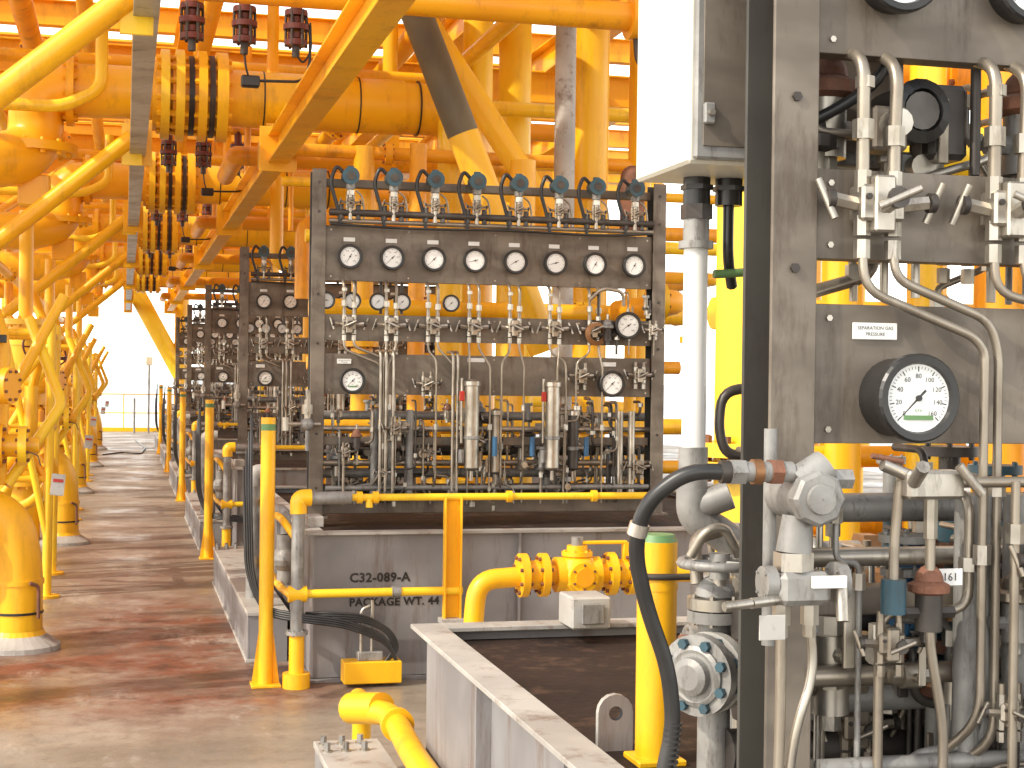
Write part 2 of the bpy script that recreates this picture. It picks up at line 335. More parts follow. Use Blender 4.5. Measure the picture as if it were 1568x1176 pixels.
    for x in(1.13,1.37,1.72): b.cyl((x,-.11,1.22),(x,-.11,1.34),.016,'blue',10)
    for x in(1.98,2.06,.62,.4,.5): b.cyl((x,.02,.95),(x,.02,1.5),.024,'galv' if x<1 else 'steel',12)
    for x in((.87,.90) if near else (.42,.455,.50,.87,.90)): b.tube([(x,.10,1.86),(x,-.06,1.86),(x,-.07,1.78),(x,-.07,.96),(x,.05,.93)],.009,'steel' ,.05,8)
    b.cyl((-.02,-.05,1.25),(-.02,-.05,1.62),.012,'galv',8)
    if not near:
        ballvalve(b,-.02,-.05,1.50,1.3,'steel'); b.ball((-.02,-.05,1.41),.04,'galv'); b.cyl((-.14,-.05,1.41),(.06,-.05,1.41),.014,'steel',8); b.cyl((-.15,-.05,1.37),(-.15,-.05,1.45),.02,'steel',6)
        b.box(-.02,.16,-.03,-.002,.93,1.0,'galv',.004)
    b.tube([(.1,-.07,2.62),(.6,-.08,2.605),(1.2,-.075,2.62),(1.8,-.08,2.605),(2.15,-.07,2.63)],.009,'black',.2,6)
    return b.mesh('instrument_panel')
PX=1.093
PY=[2.485,9.316,15.25,21.9,28.2,34.5]
pm=build_panel(); pn=build_panel(True)
for i,y in enumerate(PY):
    o=bpy.data.objects.new('instrument_panel',pn if i==0 else pm); o.location=(PX,y,0); scene.collection.objects.link(o)

# ------------------------------------------------------------------ skids
def build_skid(label):
    b=B(); x0,x1=.985,4.3; y0,y1=-.83,2.82; t=.835
    for (a,c,d,e) in((x0+.05,x0+.066,y0+.05,y1-.05),(x1-.066,x1-.05,y0+.05,y1-.05)): b.box(a,c,d,e,.02,t-.016,'skid',.001)
    for yy in(y0+.05,y1-.066): b.box(x0+.066,x1-.066,yy,yy+.016,.02,t-.016,'skid',.001)
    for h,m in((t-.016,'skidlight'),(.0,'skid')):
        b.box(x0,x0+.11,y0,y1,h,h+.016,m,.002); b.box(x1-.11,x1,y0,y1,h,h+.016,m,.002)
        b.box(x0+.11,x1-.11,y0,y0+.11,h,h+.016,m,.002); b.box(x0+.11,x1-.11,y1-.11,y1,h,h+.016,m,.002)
    b.box(x0+.066,x1-.066,y0+.066,y1-.066,t-.06,t-.05,'tray',.001)
    for x in(((2.2,) if label else (1.25,2.45))+(3.5,)): b.box(x,x+.014,y0+.004,y0+.05,.016,t-.016,'skid',.001); b.box(x,x+.014,y1-.05,y1-.004,.016,t-.016,'skid',.001)
    for y in(0,.9,1.8): b.box(x0+.004,x0+.05,y,y+.014,.016,t-.016,'skid',.001)
    b.box(.72,.97,-.15,3.4,.275,.30,'skidlight',.003); b.box(.725,.74,-.14,3.39,.02,.275,'skid',.002); b.box(.715,.78,-.15,3.4,0.0,.02,'skidlight',.002)
    for y in(-.14,1.0,2.2,3.375): b.box(.74,.96,y,y+.012,.0,.275,'skid',.001)
    for x in(.75,.82,.89):
        for yy in(3.22,3.33): b.cyl((x,yy,.30),(x,yy,.335),.013,'galv',6); b.cyl((x,yy,.30),(x,yy,.306),.02,'steel',10)
    b.box(1.03,1.12,y0+.3,y0+.5,t,t+.06,'skidlight',.004)
    if label:
        b.text('C32-089-A',1.235,y0+.047,.572,.072,'black','LEFT',.0022); b.text('PACKAGE WT. 44',1.235,y0+.047,.435,.062,'black','LEFT',.002)
    return b.mesh('equipment_skid')
sk=build_skid(False); skl=build_skid(True)
for i,y in enumerate(PY):
    o=bpy.data.objects.new('equipment_skid',skl if i==1 else sk); o.location=(0,y,0); scene.collection.objects.link(o)

# ------------------------------------------------------------------ guard posts, rails beside each skid
def build_rail():
    b=B(); y=-.92
    b.cyl((.77,y+.08,0),(.77,y+.08,1.40),.040,'yellow',16); b.cyl((.77,y+.08,1.40),(.77,y+.08,1.435),.041,'green',16); b.cyl((.77,y+.08,1.435),(.77,y+.08,1.47),.040,'yellow',16)
    b.box(.69,.85,y,y+.16,0,.015,'yellow',.003)
    for s in(-1,1): b.poly([(.77+s*.04,y+.08,.3),(.77+s*.075,y+.08,.015),(.77+s*.04,y+.08,.015)],'yellow')
    b.tube([(.93,y,.30),(.93,y,1.03),(1.22,y,1.035)],.036,'galv',.07,14,6)
    b.tube([(.932,y,.95),(.93,y,1.035),(1.0,y,1.036)],.047,'yellow',.07,14,6)
    b.cyl((.93,y,.08),(.93,y,.30),.042,'yellow',14); b.flange((.93,y,.3),Z3,.06,.02,'galv',6); b.cyl((.93,y,0),(.93,y,.08),.075,'yellow',16)
    b.cyl((1.22,y,1.035),(2.95,y,1.035),.020,'lemon',12); 
    for x in(1.25,1.34,2.1,2.6): b.cyl((x,y,1.035),(x+.03,y,1.035),.034,'yellow',10)
    b.cyl((1.32,y,1.035),(1.32,y,.98),.02,'lemon',8)
    b.cyl((.93,y,.51),(1.85,y,.51),.024,'lemon',12); b.cyl((.88,y,.51),(.98,y,.51),.045,'yellow',14); b.cyl((1.45,y,.51),(1.5,y,.51),.034,'galv',8)
    b.box(1.74,1.84,y+.005,y+.015,.35,1.03,'yellow',.002); b.box(1.74,1.75,y-.04,y+.005,.35,1.03,'yellow',.002); b.box(1.83,1.84,y-.04,y+.005,.35,1.03,'yellow',.002)
    b.box(1.72,1.90,y-.06,y+.04,.33,.36,'skidlight',.003); b.cyl((1.79,y-.02,.0),(1.79,y-.02,.35),.04,'galv',12)
    b.tube([(.93,y,.80),(.86,y+.1,.90),(.86,y+2.0,.90)],.022,'yellow',.06,10); b.tube([(.90,y,.5),(.86,y+.2,.52),(.86,y+2.0,.52)],.022,'yellow',.06,10)
    b.tube([(.86,y+2.0,.3),(.86,y+2.0,.9)],.03,'yellow',.06,12); b.cyl((.86,y+1,.3),(.86,y+1,.9),.024,'galv',10)
    b.cyl((.80,y+1.4,.3),(.80,y+1.4,1.05),.042,'galv',14); b.tube([(.80,y+1.4,1.0),(.80,y+1.4,1.09),(.92,y+1.4,1.09)],.05,'skidlight',.06,14)
    b.ball((.90,y+.35,.66),.08,'galv'); b.cyl((.90,y+.35,.52),(.90,y+.35,.80),.05,'galv',14); b.tube([(.90,y+.35,.8),(.90,y+.38,.93),(.84,y+.6,.93)],.03,'galv',.06,12)
    b.box(1.18,1.50,y-.08,y+.06,.02,.14,'yellow',.005); b.box(1.26,1.40,y-.05,y+.03,.14,.19,'galv',.005); b.tube([(1.28,y-.02,.19),(1.28,y-.02,.42),(1.33,y-.02,.44)],.01,'steel',.03,8)
    b.tube([(1.34,y-.02,.19),(1.34,y-.02,.47)],.01,'steel',.03,8)
    for k in range(4):
        o=.012*k; b.tube([(.70-o,y+.35,1.48-.1*k),(.69-o,y+.2,1.0),(.70-o,y+.16,.6),(.76,y+.1,.42-o),(.95,y-.03,.40-o),(1.2,y-.06,.37-o),(1.42,y-.06,.27-o),(1.48,y-.05,.12)],.009,'black',.16,6)
    for k in range(4):
        b.tube([(.98,y+.02,.36+.014*k),(1.10,y-.05,.375+.012*k),(1.3,y-.06,.36+.012*k),(1.42+.01*k,y-.06,.30),(1.46+.01*k,y-.05,.2),(1.40,y-.05,.12)],.008,'black',.14,6)
    return b.mesh('guard_rail')
rm=build_rail()
for y in PY[1:]:
    o=bpy.data.objects.new('guard_rail',rm); o.location=(0,y,0); scene.collection.objects.link(o)

# ------------------------------------------------------------------ yellow flanged valve between skids
b=B(); y=7.1; h=.76
b.tube([(1.62,y,.15),(1.62,y,.55),(1.64,y,h-.02),(1.95,y,h),(3.6,y,h)],.048,'yellow',.12,18,7)
b.cyl((1.62,y,0),(1.62,y,.15),.07,'yellow',16)
for x in(1.86,1.96,2.30,2.40): b.flange((x,y,h),X3,.105,.035,'yellow',8,'rust',.010,28)
b.cyl((1.88,y,h),(1.94,y,h),.07,'yellow',20); b.cyl((2.32,y,h),(2.38,y,h),.07,'yellow',20)
b.cyl((2.02,y,h),(2.24,y,h),.085,'yellow',20); b.ball((2.13,y,h),.11,'yellow',20); b.cyl((2.13,y,h),(2.13,y,h+.14),.05,'yellow',16); b.flange((2.13,y,h+.10),Z3,.075,.02,'yellow',6)
b.box(2.11,2.38,y-.02,y+.02,h+.145,h+.16,'yellow',.004); b.box(2.36,2.40,y-.02,y+.02,h+.05,h+.15,'yellow',.004); b.cyl((2.13,y,h+.14),(2.13,y,h+.18),.03,'galv',8)
b.cyl((2.13,y-.02,h),(2.13,y-.145,h),.045,'orange',16); b.flange((2.13,y-.12,h),Y3,.07,.02,'yellow',6,'rust')
b.obj('flanged_ball_valve')
b=B(); b.box(1.50,1.64,5.05,5.22,.84,.95,'skidlight',.006); b.box(1.53,1.61,5.03,5.045,.86,.93,'galv',.003); b.obj('pipe_support_block')
b=B()
b.tube([(.93,5.95,.40),(1.0,5.75,.42),(.98,5.2,.40),(.98,4.2,.38)],.045,'yellow',.12,16,7); b.cyl((.89,6.05,.385),(.98,5.86,.42),.062,'yellow',16)
b.flange((.995,5.6,.415),V((0,1,.03)),.062,.03,'yellow',0); b.tube([(.93,5.95,.40),(.95,6.3,.38),(1.0,6.5,.3),(1.0,6.5,0)],.04,'yellow',.1,14)
b.obj('pipe_elbow')

# ------------------------------------------------------------------ foreground junction box, conduit
b=B(); x0,x1,y0,y1,h0,h1=1.035,1.46,2.75,3.06,2.115,3.05
b.box(x0,x1,y0,y1,h0,h1,'cream',.006); b.box(x0+.006,x1-.006,y0-.022,y0-.002,h0+.006,h1-.006,'galv',.006); b.box(x0+.02,x1-.02,y0-.026,y0-.0225,h0+.03,h1-.03,'panel',.003)
for h in(h0+.09,h0+.47): b.box(x0+.018,x0+.04,y0-.04,y0-.0265,h-.02,h+.02,'galv',.003); b.cyl((x0+.029,y0-.04,h),(x0+.029,y0-.052,h),.006,'steel',8)
b.box(x0+.10,x0+.14,y0-.05,y0-.027,2.42,2.56,'skidlight',.012)
b.obj('junction_box')
b=B(); x,y=1.13,2.95
for xx in(x,x+.07,x+.14):
    b.cyl((xx,y,2.115),(xx,y,2.06),.028,'black',12); b.cyl((xx,y,2.10),(xx,y,2.09),.034,'black',6)
b.cyl((x,y,2.06),(x,y,2.03),.033,'darksteel',6); b.cyl((x,y,2.03),(x,y,1.985),.027,'galv',14); b.cyl((x,y,1.985),(x,y,1.97),.036,'galv',14)
b.cyl((x,y,1.97),(x,y,1.55),.025,'white',18); b.cyl((x,y,1.565),(x,y,1.55),.03,'galv',16); b.cyl((x,y,1.55),(x,y,1.47),.030,'galv',16)
b.tube([(x,y,1.48),(x,y,1.42),(x+.08,y,1.38),(x+.14,y,1.30)],.034,'galv',.05,14); b.cyl((x,y,1.44),(x+.07,y-.03,1.47),.03,'galv',12)
b.tube([(x+.07,y,2.06),(x+.07,y,1.95),(x+.10,y+.05,1.9)],.012,'black',.05,8)
b.tube([(x+.16,y,1.93),(x+.05,y,1.92),(x+.04,y,1.92)],.009,'green',.03,8)
b.tube([(x+.15,y,1.69),(x+.06,y,1.68),(x+.055,y,1.60),(x+.07,y,1.55),(x+.15,y,1.545)],.011,'darksteel',.04,8)
b.obj('cable_conduit')

b=B(); x,y,h=1.095,2.33,1.511
b.cyl((x,y+.09,h),(x,y-.02,h),.040,'galv',20); b.lathe((x,y-.02,h),(0,-1,0),[(.040,0),(.046,.002),(.046,.022),(.040,.028),(.001,.029)],'galv',8); b.lathe((x,y-.049,h),(0,-1,0),[(.026,0),(.024,.006),(.001,.007)],'galv',20)
b.cyl((x-.14,y,h+.042),(x-.03,y,h+.042),.017,'galv',14); b.cyl((x-.14,y,h+.042),(x-.115,y,h+.042),.022,'galv',6); b.cyl((x-.10,y,h+.042),(x-.085,y,h+.042),.021,'brass',14); b.cyl((x-.07,y,h+.042),(x-.05,y,h+.042),.022,'rust',6)
b.cyl((x+.03,y,h+.03),(x+.075,y,h+.03),.018,'galv',6); b.cyl((x-.02,y,h+.02),(x+.03,y,h+.05),.03,'galv',14)
b.cyl((x-.02,y,h-.03),(x-.025,y,h-.09),.024,'galv',14,.03); b.cyl((x-.025,y,h-.09),(x-.025,y,h-.12),.033,'steel',6)
b.box(x-.06,x+.03,y-.035,y+.045,h-.175,h-.12,'galv',.01); b.flange((x+.055,y,h-.14),X3,.033,.02,'galv',4); b.flange((x-.07,y,h-.14),X3,.028,.02,'galv',4)
b.box(x-.01,x+.05,y-.045,y-.036,h-.145,h-.125,'white',.001)
b.cyl((x-.06,y-.02,h-.165),(x-.12,y-.05,h-.165),.009,'steel',8); b.cyl((x-.12,y-.05,h-.165),(x-.17,y-.06,h-.168),.008,'steel',8)
b.cyl((x+.05,y-.02,h-.13),(x+.045,y-.04,h-.20),.011,'steel',8)
for dx in(-.045,.005): b.cyl((x+dx,y,h-.175),(x+dx,y,h-.21),.015,'steel',6); b.cyl((x+dx,y,h-.21),(x+dx,y,h-.23),.011,'steel',6)
b.tube([(x-.045,y,h-.2),(x-.045,y,1.15),(x-.05,y,.86)],.009,'tube',.03,10)
b.tube([(x+.005,y,h-.2),(x+.015,y,1.22),(x-.02,y-.01,1.14),(x-.03,y,1.04),(x-.03,y,.86)],.008,'steel',.05,10)
b.box(x-.105,x-.06,y-.05,y-.047,h-.225,h-.185,'skidlight',.002)
b.obj('pressure_transmitter')
b=B(); P=[(.955,2.33,1.553),(.89,2.35,1.553),(.828,2.38,1.50),(.818,2.40,1.42),(.845,2.41,1.32),(.885,2.41,1.22),(.895,2.41,1.12),(.875,2.41,1.04),(.87,2.41,.90)]
b.tube(P,.0135,'black',.06,12,6)
for k in range(26):
    z=1.13-.009*k; b.cyl((.894-(k*.0009),2.41,z),(.894-(k*.0009),2.41,z-.004),.0155,'black',12)
b.cyl((.975,2.33,1.553),(.94,2.332,1.553),.019,'darksteel',12); b.cyl((.824,2.39,1.465),(.820,2.395,1.445),.017,'steel',10)
b.obj('flexible_conduit')

b=B(); x,y,h=1.37,2.44,1.53
b.box(x-.06,x+.05,y-.05,y,h-.03,h+.02,'steel',.006); b.cyl((x-.1,y-.03,h+.03),(x-.02,y-.03,h-.0),.011,'steel',8); b.cyl((x+.03,y-.06,h+.03),(x+.07,y-.07,h-.02),.009,'steel',8); b.cyl((x-.05,y-.05,h),(x-.06,y-.10,h+.03),.012,'steel',8)
b.cyl((x-.12,y-.03,h+.045),(x-.06,y-.03,h+.035),.005,'rust',8); b.cyl((x+.05,y-.02,h-.002),(x+.30,y-.02,h-.002),.010,'tube',10); b.cyl((x,y-.02,h-.03),(x,y-.02,h-.1),.012,'steel',6)
b.tube([(x,y-.02,h-.1),(x+.0,y-.02,1.25),(x+.03,y-.02,1.1),(x+.03,y-.02,.9)],.009,'tube',.04,10)
b.tube([(x-.06,y-.02,h),(x-.07,y-.02,1.42),(x-.07,y-.02,1.30)],.009,'tube',.04,10); b.cyl((x-.07,y-.02,1.36),(x-.07,y-.02,1.30),.022,'teal',14)
for k in range(3): b.tube([(x+.16+.035*k,y-.03,h+.0),(x+.16+.035*k,y-.03,.87)],.0085,'tube',.04,10); nut(b,(x+.16+.035*k,y-.03,1.42-.08*k),Z3,.016,.035)
b.box(x+.02,x+.07,y-.01,y-.006,1.345,1.375,'white',.001); b.text('161',x+.045,y-.0065-.005,1.36,.02)
b.obj('needle_valve_assembly')

b=B()
x,y=1.245,3.48
b.cyl((x,y,.80),(x,y,1.315),.048,'yellow',24); b.cyl((x,y,1.315),(x,y,1.332),.048,'green',24,.04); b.cyl((x,y,1.20),(x,y,1.225),.050,'yellow',24)
b.box(x-.06,x+.06,y-.06,y+.06,.785,.80,'yellow',.003)
b.tube([(x-.06,y-.03,1.235),(x,y-.055,1.235),(x+.1,y-.05,1.235)],.008,'darksteel',.03,8)
b.obj('support_post')
b=B(); cx=1.185
prof=[(-.045,.775)]+[(-.045,.88)]+[(.045*math.cos(a),.88+.045*math.sin(a)) for a in [math.pi-math.pi*k/8 for k in range(1,8)]]+[(.045,.88),(.045,.775)]
for yy,o in((3.60,-1),(3.62,1)):
    L=[p for p in prof if p[0]<=0.001]+[(0,.896)]+[(.018*math.cos(a),.878+.018*math.sin(a)) for a in [math.pi/2+math.pi*k/6 for k in range(1,6)]]+[(0,.86),(0,.775)]
    Rr=[(-p[0],p[1]) for p in L]
    for q in(L,Rr): b.poly([(cx+p[0],yy,p[1]) for p in q],'skid',V((0,o,0)))
for i in range(len(prof)-1): p,q=prof[i],prof[i+1]; b.poly([(cx+p[0],3.60,p[1]),(cx+q[0],3.60,q[1]),(cx+q[0],3.62,q[1]),(cx+p[0],3.62,p[1])],'skidlight')
b.obj('lifting_lug')
b=B()
o=V((1.075,2.76,1.137)); ax=V((-.80,-.60,0)).normalized()
b.flange(o,ax,.078,.024,'galv',8,'teal',.010,32); b.flange(o-ax*.045,ax,.078,.024,'skidlight',8,'teal',.010,32); b.cyl(o-ax*.35,o+ax*.02,.045,'galv',18)
b.lathe(o+ax*.012,ax,[(.058,0),(.058,.006),(.05,.010),(.038,.006),(.036,.024),(.024,.03),(.001,.03)],'galv',28)
b.cyl((1.13,2.82,.8),(1.13,2.82,1.30),.032,'galv',16); b.flange((1.13,2.82,1.24),Z3,.055,.022,'galv',6,'steel'); b.flange((1.13,2.82,1.265),Z3,.055,.022,'steel',6,'steel'); b.dome((1.13,2.82,1.28),Z3,.04,'galv')
b.cyl((1.13,2.80,1.28),(1.13,2.80,1.345),.014,'steel',10); handwheel(b,(1.13,2.80,1.345),Z3,.075,'galv',.010)
b.tube([(1.07,2.80,1.36),(1.09,2.78,1.41),(1.13,2.78,1.42),(1.17,2.80,1.36)],.010,'steel',.04,8); b.tube([(1.10,2.84,1.3),(1.10,2.86,1.39),(1.16,2.88,1.40)],.014,'tube',.04,8)
b.cyl((1.40,3.36,.8),(1.40,3.36,1.25),.045,'galv',16); b.flange((1.40,3.36,1.22),Z3,.085,.03,'galv',8,'steel'); b.flange((1.40,3.36,1.26),Z3,.085,.03,'steel',8,'steel')
b.obj('choke_valve')
def wellvalve(name,x,y,h,s,c1,c2,c3):
    b=B()
    b.cyl((x,y,.78),(x,y,h-.12*s),.03*s,'galv',14)
    for k,(dz,r,m) in enumerate(((-.14,.055,c1),(-.10,.07,c2),(-.06,.05,c3),(.0,.062,c1),(.06,.05,c3),(.10,.07,c2),(.14,.06,c2))): b.cyl((x,y,h+dz*s-.02*s),(x,y,h+dz*s+.02*s),r*s,m,18)
    b.flange((x,y,h+.105*s),Z3,.08*s,.03*s,c2,8,'darksteel'); b.flange((x,y,h-.105*s),Z3,.08*s,.03*s,c2,8,'darksteel')
    b.cyl((x,y,h+.16*s),(x,y,h+.30*s),.022*s,c1,12); b.flange((x,y,h+.30*s),Z3,.06*s,.02*s,c1,6)
    b.cyl((x-.16*s,y,h),(x+.16*s,y,h),.03*s,c3,12); b.flange((x-.13*s,y,h),X3,.055*s,.02*s,c1,6,'steel'); b.flange((x+.13*s,y,h),X3,.055*s,.02*s,c1,6,'steel')
    b.obj(name)
wellvalve('manual_valve',1.40,2.80,1.13,.75,'brass','teal','darksteel')
wellvalve('manual_valve',1.52,2.66,1.20,.62,'rust','brass','teal')
wellvalve('manual_valve',1.58,2.95,1.16,.9,'teal','brass','darksteel')
wellvalve('manual_valve',1.80,3.1,1.22,1.1,'darksteel','teal','galv')
wellvalve('manual_valve',2.10,3.4,1.16,1.1,'teal','galv','rust')
wellvalve('manual_valve',1.55,3.7,1.02,1.0,'galv','darksteel','rust')
b=B(); clutter(b,1.22,1.9,2.58,3.1,.82,1.40,44,55,30,1.15); clutter(b,1.9,3.1,2.7,3.6,.84,1.42,34,58,20,1.3)
for k,(h,y,r,m) in enumerate(((.95,2.8,.02,'rust'),(1.03,3.0,.028,'darksteel'),(.89,2.7,.018,'galv'),(1.12,3.25,.035,'rust'),(1.30,3.3,.03,'galv'),(.86,3.0,.03,'darksteel'))):
    x00=1.2 if y<2.95 else 1.42
    b.cyl((x00,y,h),(3.1,y,h),r,m,12)
    for x in(1.45,1.6,1.8): b.cyl((x+.02*k,y,h),(x+.02*k+.04,y,h),r*1.7,'darksteel' if k%2 else 'brass',6)
b.obj('instrument_tubing_cluster')
b=B(); clutter(b,1.22,1.75,2.56,2.75,1.86,2.30,10,93,10,1.2)
b.cyl((1.41,2.66,2.20),(1.41,2.56,2.20),.055,'black',20); b.cyl((1.41,2.56,2.20),(1.41,2.54,2.20),.035,'darksteel',16)
b.lathe((1.41,2.555,2.20),(0,-1,0),[(.055,0),(.06,.01),(.04,.02)],'black',18)
b.tube([(1.2,2.62,2.17),(1.28,2.60,2.21),(1.34,2.56,2.26),(1.36,2.55,2.34)],.011,'black',.05,8)
b.box(1.45,1.53,2.58,2.66,2.12,2.26,'darksteel',.01)
b.obj('control_valve_cluster')

# ------------------------------------------------------------------ yellow risers and process piping on the right
def riser(name,x,y,r,h0,h1,m,fl=(),mf=None):
    b=B(); b.cyl((x,y,h0),(x,y,h1),r,m,24)
    for h in fl: b.flange((x,y,h-.03),Z3,r*1.55,.045,mf or m,10,'rust'); b.flange((x,y,h+.03),Z3,r*1.55,.045,mf or m,10,'rust')
    b.lathe((x,y,h0),Z3,[(r*1.5,0),(r*1.5,.03),(r,.05)],m,24)
    return b.obj(name)
for a in [(1.98,4.65,.12,.77,3.2,'lemon',(1.45,)),(2.50,5.04,.065,.77,5,'yellow',()),(2.78,4.97,.065,.77,5,'lemon',()),(3.04,4.9,.09,.77,5,'orange',(1.2,)),(3.5,4.7,.12,.77,5,'yellow',(2.3,)),(3.75,4.2,.1,.77,5,'orange',()),
          (3.15,13.9,.14,0,8,'lemon',()),(3.81,12.45,.15,0,8,'yellow',(2.7,)),(3.45,12.0,.085,0,8,'skidlight',()),(4.3,12.6,.1,0,8,'yellow',()),(2.7,12.9,.12,.8,3.9,'lemon',()),
          (1.9,12.6,.09,0,3.6,'yellow',(2.0,)),(2.3,12.3,.07,0,3.6,'orange',()),(3.0,11.6,.10,0,3.4,'yellow',(2.2,))]:
    riser('riser_pipe',*a)
R=random.Random(12)
b=B()
for k in range(26):
    x=R.uniform(3.4,9.5); y=R.uniform(7,30); r=R.choice([.05,.08,.11,.16]); m=R.choice(['yellow','lemon','orange','yellow','yellow']); H=R.uniform(4,7)
    b.cyl((x,y,0),(x,y,H),r,m,18)
    if R.random()<.5: b.flange((x,y,R.uniform(1,4)),Z3,r*1.6,.09,m,8,'rust')
b.obj('riser_bank')
b=B()
for k in range(24):
    x0=R.uniform(1.5,3.2); y=R.uniform(10.8,34); h=R.uniform(1.2,4.6); r=R.choice([.03,.05,.07,.1]); m=R.choice(['yellow','lemon','orange','yellow'])
    x1=x0+R.uniform(1.5,6); hd=R.choice([-1,1])*R.uniform(.5,1.2)
    if abs(y-13.1)<.5 or abs(y-19.1)<.5: y+=1
    b.tube([(x0,y,max(.1,h+hd)),(x0,y,h),(x1,y,h),(x1,y+R.uniform(.5,2),h)],r,m,r*2.2,14,6)
    b.flange((x0+.4,y,h),X3,r*1.7,.05,m,8,'rust'); b.flange((x0+.46,y,h),X3,r*1.7,.05,m,8,'rust')
b.obj('process_piping')
b=B()
for (x0,y,h,x1,r,m) in [(1.2,12.6,3.55,5,.055,'orange'),(1.2,12.3,3.25,5,.04,'yellow'),(1.3,11.5,2.75,5,.05,'lemon'),(1.3,11.2,2.2,4.2,.07,'yellow'),(1.3,11.3,1.8,4.2,.05,'orange'),(1.3,11.0,1.35,4.2,.06,'yellow'),(1.3,10.9,1.05,4.2,.05,'orange'),
    (2.1,5.15,1.43,4.6,.04,'yellow'),(2.1,5.2,1.18,4.6,.05,'orange'),(2.05,4.5,2.45,4.6,.09,'lemon'),(2.1,5.3,1.95,4.6,.06,'yellow'),(2.2,5.35,.98,4.6,.06,'yellow'),(2.2,5.4,2.9,4.6,.08,'orange')]:
    b.cyl((x0,y,h),(x1,y,h),r,m,16); b.flange((x0+.9,y,h),X3,r*1.7,.06,m,8,'rust')
for k in range(5): b.cyl((2.6+.55*k,5.6,.0),(2.6+.55*k,5.6,3.6),.07,'yellow' if k%2 else 'lemon',16)
b.obj('header_piping')
b=B(); b.cyl((4.0,11.9,2.9),(4.0,11.9,3.35),.10,'rust',18); b.dome((4.0,11.9,3.35),Z3,.10,'rust'); b.cyl((4.0,11.9,0),(4.0,11.9,2.9),.05,'yellow',12); b.obj('accumulator_bottle')
b=B(); b.tube([(3.33,9.55,2.22),(3.52,9.55,2.22),(3.6,9.9,2.22),(3.6,11,2.22)],.08,'orange',.12,16); b.flange((3.36,9.55,2.22),X3,.12,.04,'orange',8,'rust'); b.flange((3.42,9.55,2.22),X3,.12,.04,'yellow',8,'rust'); b.obj('flanged_pipe_joint')

# ------------------------------------------------------------------ overhead crossover pipes with big flanges
def crossover():
    b=B(); h=4.02; r=.235
    b.tube([(-2.6,-.3,3.35),(-1.05,-.3,3.35),(-.72,0,3.5),(-.72,0,h-.02),(-.2,0,h),(2.85,0,h),(2.85,0,3.2),(2.95,0,.8)],r*.93,'yellow',.33,24,9)
    b.cyl((.1,0,h),(2.3,0,h),r,'yellow',28)
    for x,rr,t in((.30,.37,.07),(.42,.375,.07),(.60,.375,.07),(.76,.37,.09)): b.flange((x,0,h),X3,rr,t,'lemon' if x<.5 else 'yellow',14,'yellow',.026,32)
    b.cyl((.36,0,h),(.72,0,h),.30,'orange',24); b.cyl((.49,0,h),(.535,0,h),.33,'black',24); b.cyl((.655,0,h),(.70,0,h),.34,'darksteel',24); b.cyl((.2,0,h),(.27,0,h),.29,'yellow',24)
    b.flange((-.72,0,3.52),Z3,.33,.07,'yellow',12,'yellow',.022); b.flange((-.45,0,h),X3,.30,.06,'yellow',12,'yellow',.022)
    for x in(1.1,1.9,2.42): b.cyl((x,0,h),(x+.012,0,h),r+.004,'black',28)
    b.box(-.85,-.6,-.1,.1,3.05,3.3,'yellow',.01)
    b.cyl((.95,.55,3.62),(3.6,.55,3.62),.085,'orange',16); b.tube([(.99,.55,3.62),(.93,.55,3.62),(.93,.8,3.62),(.93,2,3.62)],.085,'orange',.1,14)
    b.cyl((-1.2,.9,4.45),(3.2,.9,4.45),.06,'yellow',14)
    b.tube([(-.2,-.45,4.5),(-.2,-.45,3.95),(-.5,-.45,3.8),(-1.6,-.45,3.8)],.05,'lemon',.12,12)
    b.box(1.12,1.30,-.2,.2,3.69,3.80,'yellow',.004)
    return b.mesh('crossover_pipe')
cm=crossover()
CY=(13.07,19.1,25.3,31.6,38)
for y in CY:
    o=bpy.data.objects.new('crossover_pipe',cm); o.location=(0,y,0); scene.collection.objects.link(o)

def hanging():
    b=B()
    for x in(.43,.79,1.15):
        b.cyl((x,0,4.42),(x,0,4.28),.04,'maroon',12)
        for k,(rr,hh) in enumerate(((.08,4.26),(.055,4.21),(.09,4.16),(.06,4.10),(.08,4.05))): b.cyl((x,0,hh-.02),(x,0,hh+.02),rr,'maroon',12)
        for k in range(6):
            a=k*math.pi/3; b.cyl((x+.072*math.cos(a),.072*math.sin(a),4.02),(x+.072*math.cos(a),.072*math.sin(a),4.27),.011,'darksteel',6)
        b.cyl((x,0,4.05),(x,0,3.95),.028,'darksteel',8)
    b.tube([(.79,0,3.98),(.80,-.02,3.86),(.82,0,3.80)],.008,'black',.05,6); b.box(.77,.90,-.04,.04,3.72,3.80,'black',.01)
    b.tube([(.9,0,3.77),(1.05,-.02,3.77),(1.2,0,3.78),(1.25,0,3.9),(1.25,0,4.15),(1.18,0,4.3)],.011,'black',.1,6)
    b.tube([(1.15,0,3.98),(1.2,0,3.9),(1.26,0,4.0),(1.25,0,4.2)],.008,'black',.05,6)
    b.cyl((.2,0,4.42),(1.5,0,4.42),.04,'orange',12)
    return b.mesh('deluge_nozzle')
hm=hanging()
for y in(10.9,16.6,22.6,28.9):
    o=bpy.data.objects.new('deluge_nozzle',hm); o.location=(0,y,0 if y<12 else -.12); scene.collection.objects.link(o)

